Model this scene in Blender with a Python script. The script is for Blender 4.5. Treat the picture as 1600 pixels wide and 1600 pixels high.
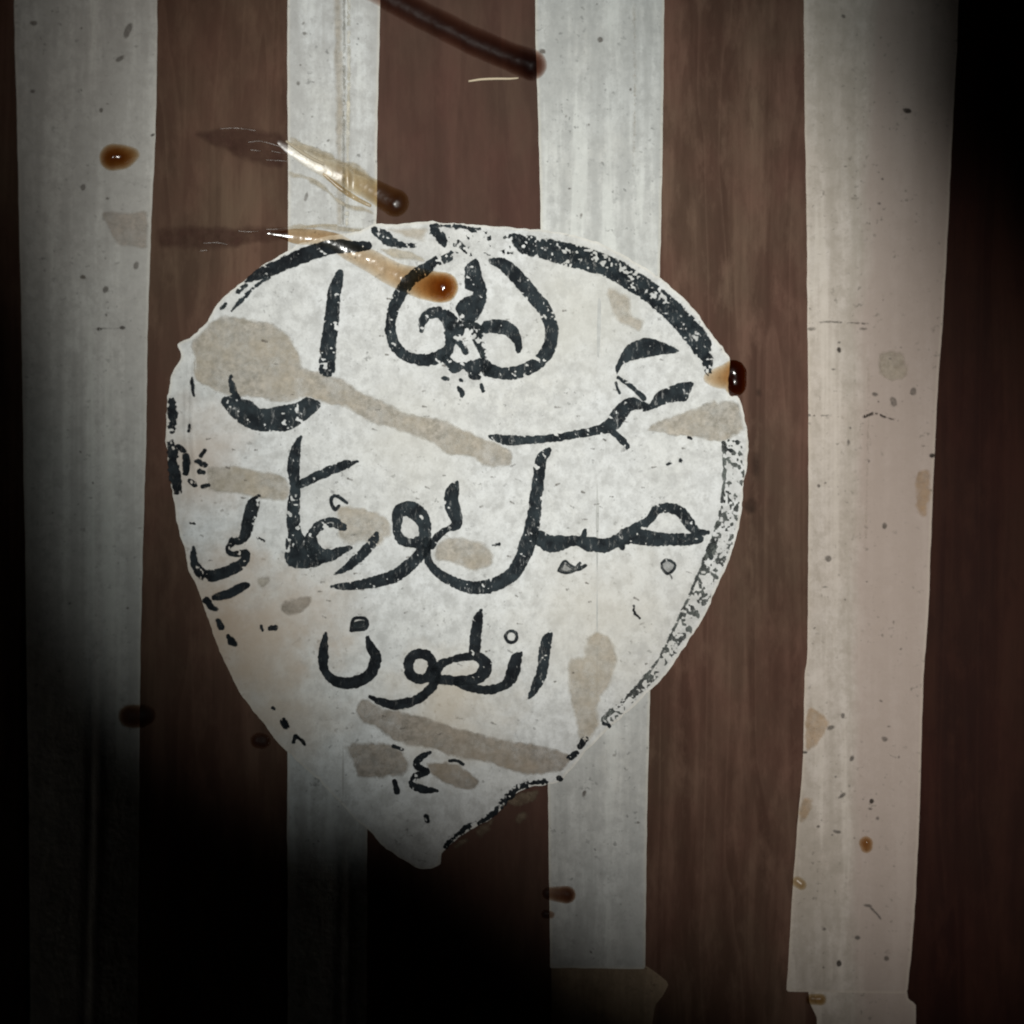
import bpy, math, random
import numpy as np
from mathutils import Vector

random.seed(7)
for o in list(bpy.data.objects):
    bpy.data.objects.remove(o)
scene = bpy.context.scene
C = scene.collection

# ------------------------------------------------------------------ camera, lamps, exposure
H = 0.25                     # lens height above the deepest point of the bowl (m)
HALF = 0.08                  # half of the view width at that depth (m)
cd = bpy.data.cameras.new("camera")
cd.sensor_width = 36.0
cd.lens = 36.0 * H / (2 * HALF)
cd.clip_start = 0.005
cd.clip_end = 10.0
cam = bpy.data.objects.new("camera", cd)
cd.dof.use_dof = True
cd.dof.focus_distance = 0.255
cd.dof.aperture_fstop = 17.0
cam.location = (0, 0, H)
C.objects.link(cam)
scene.camera = cam

world = bpy.data.worlds.new("World")
scene.world = world
world.use_nodes = True
bg = world.node_tree.nodes["Background"]
bg.inputs[0].default_value = (1.0, 0.75, 0.6, 1)
bg.inputs[1].default_value = 0.0001

def spot(name, loc, target, energy, color, a, b, ang, blend, radius):
    """elliptical torch beam: a, b = half axes at the target (m), ang = direction of the long axis"""
    ld = bpy.data.lights.new(name, 'SPOT')
    loc = Vector(loc); target = Vector(target)
    d = (target - loc)
    ld.energy = energy
    ld.color = color
    ld.spot_size = 2 * math.atan(a / d.length)
    ld.spot_blend = blend
    ld.shadow_soft_size = radius
    o = bpy.data.objects.new(name, ld)
    z = -d.normalized()
    long_axis = Vector((math.cos(ang), math.sin(ang), 0))
    x = (long_axis - z * long_axis.dot(z)).normalized()
    y = z.cross(x)
    from mathutils import Matrix
    R = Matrix((x, y, z)).transposed().to_4x4()
    S = Matrix.Diagonal((1.0, b / a, 1.0, 1.0))
    o.matrix_world = Matrix.Translation(loc) @ R @ S
    C.objects.link(o)
    return o

spot("torch_lamp", (0.0023, 0.020, 0.26), (0.0128, 0.0149, 0.0), 1.88, (1.0, 0.962, 0.900),
     0.1397, 0.1397 * 0.534, -0.833, 0.99, 0.004)
spot("added_beam_lobe", (0.0023, 0.020, 0.26), (-0.0043, 0.036, 0.0), 0.92, (0.95, 1.0, 0.97),
     0.0996, 0.0996 * 0.701, -2.0026, 0.693, 0.004)  # no second torch: added at the same point to shape the uneven beam

vs = scene.view_settings
vs.view_transform = 'Standard'
vs.look = 'None'
vs.gamma = 1.0
vs.exposure = 0.0
vs.use_curve_mapping = False
scene.render.engine = 'CYCLES'
scene.cycles.transparent_max_bounces = 16
scene.cycles.filter_width = 1.9
scene.cycles.max_bounces = 5
scene.cycles.diffuse_bounces = 2
scene.cycles.glossy_bounces = 2

# ------------------------------------------------------------------ surface of the bowl
PX = HALF / 800.0            # metres for one unit of the plan grid (0.1 mm)
RX, RY = 0.20, 0.60          # curvature across and along the ribs

def zb(x, y):
    return x * x / (2 * RX) + y * y / (2 * RY)

JT = [(-720, -700), (-262, -262), (136, 130), (541, 531), (941, 934), (1362, 1334), (1770, 1760), (2250, 2250)]

def _j(pxx, y):
    x0 = (pxx - 800) * PX
    x = x0
    for _ in range(10):
        x = x0 * (1 - zb(x, y) / H)
    return x
JOINT = []
for (a, b) in JT:
    xa, xb = _j(a, 0.08), _j(b, -0.08)
    JOINT.append(((xa + xb) / 2, (xa - xb) / 0.16))

def S(x, y):
    """height of the faceted inside of the bowl"""
    x = np.asarray(x, float); y = np.asarray(y, float)
    z = zb(x, y) * 1.0
    for k in range(len(JOINT) - 1):
        xa = JOINT[k][0] + JOINT[k][1] * y
        xb = JOINT[k + 1][0] + JOINT[k + 1][1] * y
        m = (x >= xa) & (x <= xb)
        t = (x - xa) / (xb - xa)
        zz = zb(xa, y) * (1 - t) + zb(xb, y) * t
        z = np.where(m, zz, z)
    return z

def P(px, py, off):
    """plan coordinates + height above the bowl -> points lying on the bowl"""
    px = np.asarray(px, float); py = np.asarray(py, float)
    x0 = (px - 800) * PX
    y0 = (800 - py) * PX
    x, y = x0.copy(), y0.copy()
    for _ in range(12):
        z = S(x, y) + off
        f = 1 - z / H
        x, y = x0 * f, y0 * f
    return np.stack([x, y, S(x, y) + off], -1)

# ------------------------------------------------------------------ numpy noise
_rng = np.random.RandomState(3)
_LAT = _rng.rand(64, 256, 256)
def vnoise(x, y, scale, seed=0):
    L = _LAT[seed % 64]
    u = x / scale + 71.3 + seed * 3.1
    v = y / scale + 53.7 + seed * 5.7
    i = np.floor(u).astype(int); j = np.floor(v).astype(int)
    fu = u - i; fv = v - j
    fu = fu * fu * (3 - 2 * fu); fv = fv * fv * (3 - 2 * fv)
    a = L[i % 256, j % 256]; b = L[(i + 1) % 256, j % 256]
    c = L[i % 256, (j + 1) % 256]; d = L[(i + 1) % 256, (j + 1) % 256]
    return (a * (1 - fu) + b * fu) * (1 - fv) + (c * (1 - fu) + d * fu) * fv
def fnoise(x, y, scale, seed=0, octv=3):
    s = 0; a = 1; t = 0
    for k in range(octv):
        s = s + a * vnoise(x, y, scale / 2 ** k, seed + k * 7)
        t += a; a *= 0.55
    return s / t

# ------------------------------------------------------------------ fields and meshes
def catmull(pts, step=2.0, closed=False):
    p = np.array(pts, float)
    n = len(p)
    out = []
    rng = range(n) if closed else range(n - 1)
    for i in rng:
        if closed:
            p0, p1, p2, p3 = p[(i - 1) % n], p[i], p[(i + 1) % n], p[(i + 2) % n]
        else:
            p1, p2 = p[i], p[i + 1]
            p0 = p[i - 1] if i > 0 else 2 * p1 - p2
            p3 = p[i + 2] if i + 2 < n else 2 * p2 - p1
        L = np.hypot(*(p2 - p1)[:2])
        m = max(1, int(L / step))
        for k in range(m):
            t = k / m
            out.append(0.5 * ((2 * p1) + (-p0 + p2) * t + (2 * p0 - 5 * p1 + 4 * p2 - p3) * t * t
                              + (-p0 + 3 * p1 - 3 * p2 + p3) * t ** 3))
    if not closed:
        out.append(p[-1])
    return np.array(out)

def make_grid(x0, x1, y0, y1, cell):
    gx = np.arange(x0, x1 + cell, cell); gy = np.arange(y0, y1 + cell, cell)
    return np.meshgrid(gx, gy, indexing='ij')

def stroke_f(X, Y, pts, closed=False):
    sm = catmull(pts, 1.6, closed)
    f = np.full(X.shape, -1e3)
    for (x, y, w) in sm:
        f = np.maximum(f, w / 2 - np.hypot(X - x, Y - y))
    return f

def poly_f(X, Y, poly, smooth=True):
    p = catmull(poly, 4.0, True) if smooth else np.array(poly, float)
    d = np.full(X.shape, 1e9)
    ins = np.zeros(X.shape, bool)
    n = len(p)
    for i in range(n):
        x1, y1 = p[i][:2]; x2, y2 = p[(i + 1) % n][:2]
        ex, ey = x2 - x1, y2 - y1
        L = ex * ex + ey * ey + 1e-9
        t = np.clip(((X - x1) * ex + (Y - y1) * ey) / L, 0, 1)
        d = np.minimum(d, np.hypot(X - x1 - t * ex, Y - y1 - t * ey))
        cond = ((y1 > Y) != (y2 > Y))
        if abs(ey) > 1e-9:
            xi = x1 + (Y - y1) * ex / ey
            ins ^= cond & (X < xi)
    return np.where(ins, d, -d)

def march(X, Y, F):
    """marching squares: plan vertices and faces of the region F > 0"""
    nx, ny = X.shape
    verts = []; faces = []; key = {}; val = []
    def corner(i, j):
        k = (i, j)
        if k not in key:
            key[k] = len(verts); verts.append((X[i, j], Y[i, j])); val.append(F[i, j])
        return key[k]
    def edge(i, j, k, l):
        q = (i, j, k, l) if (i, j) < (k, l) else (k, l, i, j)
        if q not in key:
            a, b = F[q[0], q[1]], F[q[2], q[3]]
            t = min(max(a / (a - b), 0.02), 0.98)
            key[q] = len(verts); val.append(0.0)
            verts.append((X[q[0], q[1]] * (1 - t) + X[q[2], q[3]] * t, Y[q[0], q[1]] * (1 - t) + Y[q[2], q[3]] * t))
        return key[q]
    pos = F > 0
    anyp = pos[:-1, :-1] | pos[1:, :-1] | pos[1:, 1:] | pos[:-1, 1:]
    for i, j in zip(*np.nonzero(anyp)):
        cs = ((i, j), (i, j + 1), (i + 1, j + 1), (i + 1, j))   # y runs down: this order faces up
        poly = []
        for k in range(4):
            c, d = cs[k], cs[(k + 1) % 4]
            if pos[c]:
                poly.append(corner(*c))
            if pos[c] != pos[d]:
                poly.append(edge(c[0], c[1], d[0], d[1]))
        if len(poly) >= 3:
            faces.append(poly)
    return np.array(verts), faces, np.array(val)

def link_mesh(name, co, faces, mat, parent=None, smooth=True, origin=None, edge=None):
    """one mesh object; its origin is its own centre unless it is a part"""
    co = np.asarray(co, float)
    if origin is None:
        origin = co.mean(0) if parent is None else np.array(parent["_o"])
    me = bpy.data.meshes.new(name)
    me.from_pydata([tuple(v) for v in (co - origin)], [], [list(map(int, f)) for f in faces])
    me.update()
    if smooth:
        me.polygons.foreach_set("use_smooth", [True] * len(me.polygons))
    me.materials.append(mat)
    if edge is not None:                # distance to the rim of a film or stroke, in tenths of a millimetre
        at = me.attributes.new("edge", 'FLOAT', 'POINT')
        at.data.foreach_set("value", np.asarray(edge, dtype=np.float32))
    o = bpy.data.objects.new(name, me)
    C.objects.link(o)
    if parent is not None:
        o.parent = parent
        if parent.type == 'MESH' or True:
            o.location = Vector(origin) - Vector(parent["_o"])
    else:
        o.location = origin
    o["_o"] = [float(v) for v in origin]
    return o

def empty(name, loc):
    o = bpy.data.objects.new(name, None)
    o.empty_display_size = 0.005
    o.location = loc
    o["_o"] = [float(v) for v in loc]
    C.objects.link(o)
    return o

def tag(o, label, cat, group=None):
    o["label"] = label; o["category"] = cat
    if group:
        o["group"] = group
    return o

def sheet(name, X, Y, F, off, mat, parent=None, skirt=0.0):
    """a thin sheet draped on the bowl. off = number or function(px, py) in metres; skirt = edge thickness"""
    V, faces, val = march(X, Y, F)
    if len(V) == 0:
        return None
    o = off(V[:, 0], V[:, 1]) if callable(off) else off
    co = P(V[:, 0], V[:, 1], o)
    if skirt > 0:
        cnt = {}
        for f in faces:
            for a, b in zip(f, f[1:] + f[:1]):
                cnt[(a, b)] = cnt.get((a, b), 0) + 1
        bnd = [(a, b) for (a, b) in cnt if (b, a) not in cnt]
        ids = {}; hi = {}
        extra = []
        for a, b in bnd:
            for v in (a, b):
                if v not in ids:
                    oo = (o[v] if np.ndim(o) else o)
                    hi[v] = len(co) + len(extra); extra.append(co[v])
                    ids[v] = len(co) + len(extra); extra.append(P(V[v, 0], V[v, 1], max(oo - skirt, -0.0004)))
        co = np.concatenate([co, np.array(extra).reshape(-1, 3)])
        for a, b in bnd:
            faces.append([hi[b], hi[a], ids[a], ids[b]])
    return link_mesh(name, co, faces, mat, parent, edge=np.concatenate([val, np.zeros(len(co) - len(val))]))

def ink(name, strokes=(), polys=(), parent=None, mat=None, off=None, cell=1.6, wear=0.25, rag=2.2, seed=0, closed=False):
    """union of brush strokes and outlines with ragged, worn edges"""
    xs, ys = [], []
    for s in strokes:
        for p in s: xs += [p[0] - p[2], p[0] + p[2]]; ys += [p[1] - p[2], p[1] + p[2]]
    for s in polys:
        for p in s: xs.append(p[0]); ys.append(p[1])
    X, Y = make_grid(min(xs) - 6, max(xs) + 6, min(ys) - 6, max(ys) + 6, cell)
    F = np.full(X.shape, -1e3)
    for s in strokes:
        F = np.maximum(F, stroke_f(X, Y, s, closed))
    for s in polys:
        F = np.maximum(F, poly_f(X, Y, s))
    F = F + (fnoise(X, Y, 9, seed + 1) - 0.5) * 2 * rag + (vnoise(X, Y, 3.4, seed + 4) - 0.5) * rag * 1.3 + 1.1
    if wear > 0:
        # flakes where the ink has lifted, dragged along a diagonal
        u = X * 0.75 + Y * 0.66; v = -X * 0.66 + Y * 0.75
        n = fnoise(u, v * 2.2, 15, seed + 9) * 0.62 + vnoise(X, Y, 3.4, seed + 13) * 0.38
        F = np.minimum(F, (n - (0.23 + 0.30 * wear)) * 22)
    return sheet(name, X, Y, F, off, mat, parent)

# ------------------------------------------------------------------ materials
def new_mat(name):
    m = bpy.data.materials.new(name)
    m.use_nodes = True
    nt = m.node_tree
    nt.nodes.clear()
    out = nt.nodes.new("ShaderNodeOutputMaterial")
    return m, nt, out
def N(nt, t, **kw):
    n = nt.nodes.new(t)
    for k, v in kw.items():
        setattr(n, k, v)
    return n
def mapping(nt, scale=(1, 1, 1), coord='Object', loc=(0, 0, 0), rot=(0, 0, 0)):
    tc = N(nt, "ShaderNodeTexCoord")
    mp = N(nt, "ShaderNodeMapping")
    mp.inputs["Scale"].default_value = scale
    mp.inputs["Location"].default_value = loc
    mp.inputs["Rotation"].default_value = rot
    nt.links.new(tc.outputs[coord], mp.inputs[0])
    return mp.outputs[0]
def noise(nt, vec, scale, detail=4, rough=0.55, dist=0.0):
    n = N(nt, "ShaderNodeTexNoise")
    n.inputs["Scale"].default_value = scale
    n.inputs["Detail"].default_value = detail
    n.inputs["Roughness"].default_value = rough
    n.inputs["Distortion"].default_value = dist
    nt.links.new(vec, n.inputs["Vector"])
    return n.outputs["Fac"]
def ramp(nt, fac, stops):
    r = N(nt, "ShaderNodeValToRGB")
    e = r.color_ramp.elements
    while len(e) < len(stops):
        e.new(0.5)
    for k, (p, c) in enumerate(stops):
        e[k].position = p
        e[k].color = (c[0], c[1], c[2], 1) if isinstance(c, tuple) else (c, c, c, 1)
    nt.links.new(fac, r.inputs[0])
    return r.outputs[0]
def mix(nt, fac, a, b, mode='MIX'):
    m = N(nt, "ShaderNodeMix", data_type='RGBA', blend_type=mode)
    for s, v in ((m.inputs[0], fac), (m.inputs[6], a), (m.inputs[7], b)):
        if isinstance(v, (int, float)):
            s.default_value = v
        elif isinstance(v, tuple):
            s.default_value = (*v, 1)
        else:
            nt.links.new(v, s)
    return m.outputs[2]
def bump(nt, h, strength, dist, normal=None):
    b = N(nt, "ShaderNodeBump")
    b.inputs["Strength"].default_value = strength
    b.inputs["Distance"].default_value = dist
    nt.links.new(h, b.inputs["Height"])
    if normal is not None:
        nt.links.new(normal, b.inputs["Normal"])
    return b.outputs[0]
def principled(nt, out, col, rough, normal=None, spec=0.3):
    p = N(nt, "ShaderNodeBsdfPrincipled")
    if isinstance(col, tuple): p.inputs["Base Color"].default_value = (*col, 1)
    else: nt.links.new(col, p.inputs["Base Color"])
    if isinstance(rough, float): p.inputs["Roughness"].default_value = rough
    else: nt.links.new(rough, p.inputs["Roughness"])
    p.inputs["Specular IOR Level"].default_value = spec
    if normal is not None: nt.links.new(normal, p.inputs["Normal"])
    if out is not None: nt.links.new(p.outputs[0], out.inputs[0])
    return p

def rim(nt, width):
    a = N(nt, "ShaderNodeAttribute", attribute_name="edge")
    r = N(nt, "ShaderNodeMapRange", interpolation_type='SMOOTHSTEP')
    r.inputs["From Max"].default_value = width
    nt.links.new(a.outputs["Fac"], r.inputs["Value"])
    return r.outputs[0]
def mul(nt, a, b):
    m = N(nt, "ShaderNodeMath", operation='MULTIPLY')
    for k, v in enumerate((a, b)):
        if isinstance(v, float): m.inputs[k].default_value = v
        else: nt.links.new(v, m.inputs[k])
    return m.outputs[0]

def wood_mat(name, dark, mid, light, seed):
    m, nt, out = new_mat(name)
    broad = noise(nt, mapping(nt, (1, 0.05, 1), loc=(seed * .37, seed * .11, 0)), 190, 5, 0.6, 0.5)
    band = noise(nt, mapping(nt, (1, 0.008, 1), loc=(seed * 1.3, 0.2, 0)), 150, 2, 0.5)
    soft = noise(nt, mapping(nt, (1, 0.35, 1), loc=(seed * 2, 3, 0)), 330, 5, 0.68)
    fine = noise(nt, mapping(nt, (1, 0.05, 1), loc=(seed, 0, 0)), 1500, 3, 0.6)
    blot = noise(nt, mapping(nt, (1, 0.6, 1), loc=(seed, seed, 0)), 60, 4, 0.6)
    c = ramp(nt, broad, [(0.34, dark), (0.5, mid), (0.68, light)])
    c = mix(nt, ramp(nt, band, [(0.485, 0.0), (0.50, 0.40)]), c, dark)
    c = mix(nt, ramp(nt, band, [(0.55, 0.0), (0.558, 0.35), (0.60, 0.0)]), c, light)
    c = mix(nt, ramp(nt, fine, [(0.36, 0.16), (0.58, 0.0)]), c, dark)
    c = mix(nt, ramp(nt, soft, [(0.50, 0.0), (0.70, 0.6)]), c, light)
    c = mix(nt, ramp(nt, soft, [(0.32, 0.5), (0.46, 0.0)]), c, dark)
    hue = ramp(nt, blot, [(0.36, (1.14, 0.92, 0.92)), (0.64, (0.95, 1.03, 0.94))])
    c = mix(nt, 0.6, c, hue, 'MULTIPLY')
    nb = bump(nt, fine, 0.25, 0.0001)
    nb = bump(nt, broad, 0.3, 0.0006, nb)
    principled(nt, out, c, 0.6, nb, 0.06)
    return m

def paper_mat(name, base, dirt, warm, warm_amt=0.4, streak=0.35, speck=0.5, seed=0, spots=(), half=None, hem=None):
    m, nt, out = new_mat(name)
    o = mapping(nt, loc=(seed * .13, seed * .29, 0))
    big = noise(nt, o, 55, 4, 0.6)
    med = noise(nt, o, 330, 5, 0.65)
    fib = noise(nt, mapping(nt, (1, 0.16, 1), loc=(seed, 0, 0)), 900, 4, 0.65)
    c = mix(nt, ramp(nt, big, [(0.38, 0.0), (0.70, warm_amt)]), base, warm)
    c = mix(nt, ramp(nt, med, [(0.42, 0.0), (0.66, speck * 0.75)]), c, dirt)
    tiny = noise(nt, o, 2600, 3, 0.7)
    c = mix(nt, ramp(nt, tiny, [(0.48, 0.0), (0.70, 0.28)]), c, dirt)
    c = mix(nt, ramp(nt, noise(nt, o, 700, 4, 0.7), [(0.34, 0.30), (0.50, 0.0)]), c, (min(1, base[0] * 1.13), min(1, base[1] * 1.13), min(1, base[2] * 1.14)))
    c = mix(nt, ramp(nt, fib, [(0.50, 0.0), (0.80, streak)]), c, dirt)
    c = mix(nt, ramp(nt, noise(nt, mapping(nt, (1, 0.8, 1), loc=(seed, 7, 0)), 620, 5, 0.72), [(0.46, 0.0), (0.64, 0.62)]), c, dirt)
    if streak > 0.2:                    # pale and grey lengthwise bands left by brushing the paste
        band = noise(nt, mapping(nt, (1, 0.012, 1), loc=(seed * 3, 0, 0)), 330, 3, 0.6)
        c = mix(nt, ramp(nt, band, [(0.46, 0.0), (0.60, 0.55)]), c, dirt)
        c = mix(nt, ramp(nt, band, [(0.36, 0.5), (0.44, 0.0)]), c, (min(1, base[0] * 1.12), min(1, base[1] * 1.12), min(1, base[2] * 1.1)))
    if half is not None:                # pinker and darker on one side of the joint underneath
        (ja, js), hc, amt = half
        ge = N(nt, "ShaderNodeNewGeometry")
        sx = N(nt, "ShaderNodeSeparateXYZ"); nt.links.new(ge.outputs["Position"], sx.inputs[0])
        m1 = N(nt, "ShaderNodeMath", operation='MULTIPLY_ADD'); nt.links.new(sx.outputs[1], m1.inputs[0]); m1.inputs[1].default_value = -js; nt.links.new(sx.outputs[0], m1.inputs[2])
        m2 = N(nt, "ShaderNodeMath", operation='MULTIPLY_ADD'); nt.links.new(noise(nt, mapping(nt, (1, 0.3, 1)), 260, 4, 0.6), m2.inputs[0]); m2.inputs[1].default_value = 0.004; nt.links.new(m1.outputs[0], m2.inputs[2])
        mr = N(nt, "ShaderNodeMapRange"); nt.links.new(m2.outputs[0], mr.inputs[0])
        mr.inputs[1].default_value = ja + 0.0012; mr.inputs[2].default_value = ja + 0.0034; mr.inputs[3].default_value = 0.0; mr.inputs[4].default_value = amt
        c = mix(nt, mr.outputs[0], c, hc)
    if hem is not None:                 # cleaner cut edge
        r_ = rim(nt, 6.0)
        iv = N(nt, "ShaderNodeMath", operation='SUBTRACT'); iv.inputs[0].default_value = 1.0; nt.links.new(r_, iv.inputs[1])
        c = mix(nt, mul(nt, iv.outputs[0], 0.45), c, hem)
    # small grey freckles
    sp = noise(nt, o, 1250, 2, 0.5)
    dens = ramp(nt, noise(nt, o, 180, 3, 0.6), [(0.42, 0.0), (0.62, 1.0)])
    fr = ramp(nt, sp, [(0.63, 0.0), (0.72, speck)])
    fr = mix(nt, 1.0, fr, dens, 'MULTIPLY')
    c = mix(nt, fr, c, (dirt[0] * 0.5, dirt[1] * 0.5, dirt[2] * 0.5))
    for (loc, rad, col, amt) in spots:
        # an old tide-mark: a soft round stain with a noisy outline, fixed to the sheet
        tc = N(nt, "ShaderNodeTexCoord")
        d = N(nt, "ShaderNodeVectorMath", operation='DISTANCE')
        nt.links.new(tc.outputs["Object"], d.inputs[0])
        d.inputs[1].default_value = loc
        ns = N(nt, "ShaderNodeMath", operation='MULTIPLY_ADD')
        nt.links.new(noise(nt, o, 160, 4, 0.6), ns.inputs[0]); ns.inputs[1].default_value = rad * 1.3
        nt.links.new(d.outputs["Value"], ns.inputs[2])
        dv = N(nt, "ShaderNodeMath", operation='DIVIDE')
        nt.links.new(ns.outputs[0], dv.inputs[0]); dv.inputs[1].default_value = rad * 1.65
        c = mix(nt, ramp(nt, dv.outputs[0], [(0.45, amt), (1.0, 0.0)]), c, col)
    nb = bump(nt, tiny, 0.35, 0.00008)
    nb = bump(nt, med, 0.5, 0.0003, nb)
    nb = bump(nt, fib, 0.3, 0.00012, nb)
    nb = bump(nt, big, 0.25, 0.0015, nb)
    principled(nt, out, c, 0.78, nb, 0.2)
    return m

def see_through(nt, out, p, alpha):
    t = N(nt, "ShaderNodeBsdfTransparent")
    ms = N(nt, "ShaderNodeMixShader")
    nt.links.new(alpha, ms.inputs[0])
    nt.links.new(t.outputs[0], ms.inputs[1])
    nt.links.new(p.outputs[0], ms.inputs[2])
    nt.links.new(ms.outputs[0], out.inputs[0])

def ink_mat(name, col, fade=0.35, sc=1.0):
    m, nt, out = new_mat(name)
    n = noise(nt, mapping(nt, (1.0, 0.34, 1), rot=(0, 0, 0.75)), 1700 * sc, 4, 0.75)
    n2 = noise(nt, mapping(nt), 420, 4, 0.65)
    c = mix(nt, ramp(nt, n2, [(0.38, 0.0), (0.64, 0.9)]), col, (col[0] * 3.0, col[1] * 3.1, col[2] * 2.9))
    p = principled(nt, None, c, 0.7, bump(nt, n, 0.4, 0.0001), 0.06)
    keep = ramp(nt, n, [(0.54, 1.0), (0.70, 1.0 - fade)])
    see_through(nt, out, p, mul(nt, keep, rim(nt, 1.7)))
    return m

def film_mat(name, col, opac, rough=0.6, soft=6.0, spec=0.15):
    """thin dried film soaked into paper: partly see-through, mottled, fading at its rim"""
    m, nt, out = new_mat(name)
    n = noise(nt, mapping(nt), 300, 6, 0.72)
    n2 = noise(nt, mapping(nt, loc=(2, 1, 0)), 900, 5, 0.75)
    n3 = noise(nt, mapping(nt, loc=(4, 1, 0)), 120, 4, 0.6)
    c = mix(nt, ramp(nt, n2, [(0.40, 0.0), (0.62, 1.0)]), (min(1, col[0] * 1.18), min(1, col[1] * 1.18), min(1, col[2] * 1.2)), (col[0] * 0.66, col[1] * 0.66, col[2] * 0.64))
    c = mix(nt, ramp(nt, n3, [(0.42, 0.0), (0.66, 0.5)]), c, (col[0] * 1.05, col[1] * 0.97, col[2] * 0.84))
    p = principled(nt, None, c, rough, bump(nt, n2, 0.35, 0.0002), spec)
    al = ramp(nt, n, [(0.34, opac), (0.64, opac * 0.42)])
    see_through(nt, out, p, mul(nt, al, rim(nt, soft)))
    return m

def glue_mat(name, tint, density, rough=0.16, gloss=0.045):
    """clear dried glue: see-through shell with a gloss, colour grows with depth"""
    m, nt, out = new_mat(name)
    nb = bump(nt, noise(nt, mapping(nt), 480, 3, 0.5), 0.18, 0.0005)
    lw = N(nt, "ShaderNodeLayerWeight"); lw.inputs[0].default_value = 0.5
    nt.links.new(nb, lw.inputs["Normal"])
    pw = N(nt, "ShaderNodeMath", operation='POWER'); pw.inputs[1].default_value = 4.0
    nt.links.new(lw.outputs["Facing"], pw.inputs[0])
    fr = N(nt, "ShaderNodeMath", operation='MULTIPLY_ADD'); fr.inputs[1].default_value = 0.5; fr.inputs[2].default_value = gloss
    nt.links.new(pw.outputs[0], fr.inputs[0])
    g = N(nt, "ShaderNodeBsdfGlossy"); g.inputs["Roughness"].default_value = rough
    nt.links.new(nb, g.inputs["Normal"])
    t = N(nt, "ShaderNodeBsdfTransparent")
    ms = N(nt, "ShaderNodeMixShader")
    nt.links.new(fr.outputs[0], ms.inputs[0])
    nt.links.new(t.outputs[0], ms.inputs[1]); nt.links.new(g.outputs[0], ms.inputs[2])
    nt.links.new(ms.outputs[0], out.inputs[0])
    va = N(nt, "ShaderNodeVolumeAbsorption")
    va.inputs["Color"].default_value = (*tint, 1)
    va.inputs["Density"].default_value = density
    nt.links.new(va.outputs[0], out.inputs[1])
    return m

M_WOOD = [wood_mat("brown_wood_%d" % k, d, mi, l, k * 1.7) for k, (d, mi, l) in enumerate([
    ((0.062, 0.034, 0.023), (0.086, 0.049, 0.034), (0.122, 0.075, 0.052)),
    ((0.062, 0.033, 0.025), (0.078, 0.043, 0.033), (0.098, 0.056, 0.042)),
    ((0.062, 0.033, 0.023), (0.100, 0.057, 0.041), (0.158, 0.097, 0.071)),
    ((0.022, 0.0075, 0.0055), (0.032, 0.0115, 0.008), (0.046, 0.018, 0.012))])]  # last set, right ribs: shade from their tilt is put into the colour
M_INK = ink_mat("black_ink", (0.0125, 0.0160, 0.0195), 0.70)
M_INKSOLID = ink_mat("dense_black_ink", (0.0080, 0.0098, 0.0122), 0.35)
M_INKWORN = ink_mat("rubbed_black_ink", (0.0125, 0.0155, 0.018), 0.90)
M_INKGREY = ink_mat("grey_rubbed_ink", (0.050, 0.054, 0.054), 0.95, 1.6)
M_STAIN = film_mat("tan_stain", (0.475, 0.440, 0.380), 0.95, 0.6, 7.0)
M_STAINLOW = film_mat("brown_stain", (0.375, 0.33, 0.28), 0.95, 0.6, 7.0)
M_STAINPALE = film_mat("pale_stain", (0.53, 0.48, 0.40), 0.7, 0.6, 8.0)
M_AMBERSTAIN = film_mat("amber_stain", (0.50, 0.33, 0.17), 0.55, 0.45)
M_SPECK = film_mat("grey_speck", (0.17, 0.155, 0.14), 0.85, 0.6, 2.6)
M_SPECKDARK = film_mat("dark_speck", (0.035, 0.026, 0.02), 1.0, 0.6, 2.2)
M_GLUE = glue_mat("amber_glue", (0.71, 0.46, 0.10), 1500)
M_GLUETHIN = glue_mat("thin_amber_glue", (0.72, 0.55, 0.22), 1700, 0.32)
M_GLUEBROWN = glue_mat("dull_brown_glue", (0.50, 0.27, 0.17), 1150, 0.5, 0.010)
M_GLUEDARK = glue_mat("dark_brown_glue", (0.50, 0.24, 0.05), 2000, 0.6, 0.02)
M_FIBRE = principled(*(lambda t: (t[1], t[2]))(new_mat("pale_fibre")), (0.62, 0.52, 0.38), 0.6).id_data
M_FIBRE = bpy.data.materials["pale_fibre"]
_m, _nt, _out = new_mat("dull_glue_ridge"); principled(_nt, _out, (0.46, 0.40, 0.30), 0.6)
M_RIDGE = _m
M_RESIDUE = film_mat("torn_paper_residue", (0.17, 0.13, 0.09), 0.9)

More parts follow.
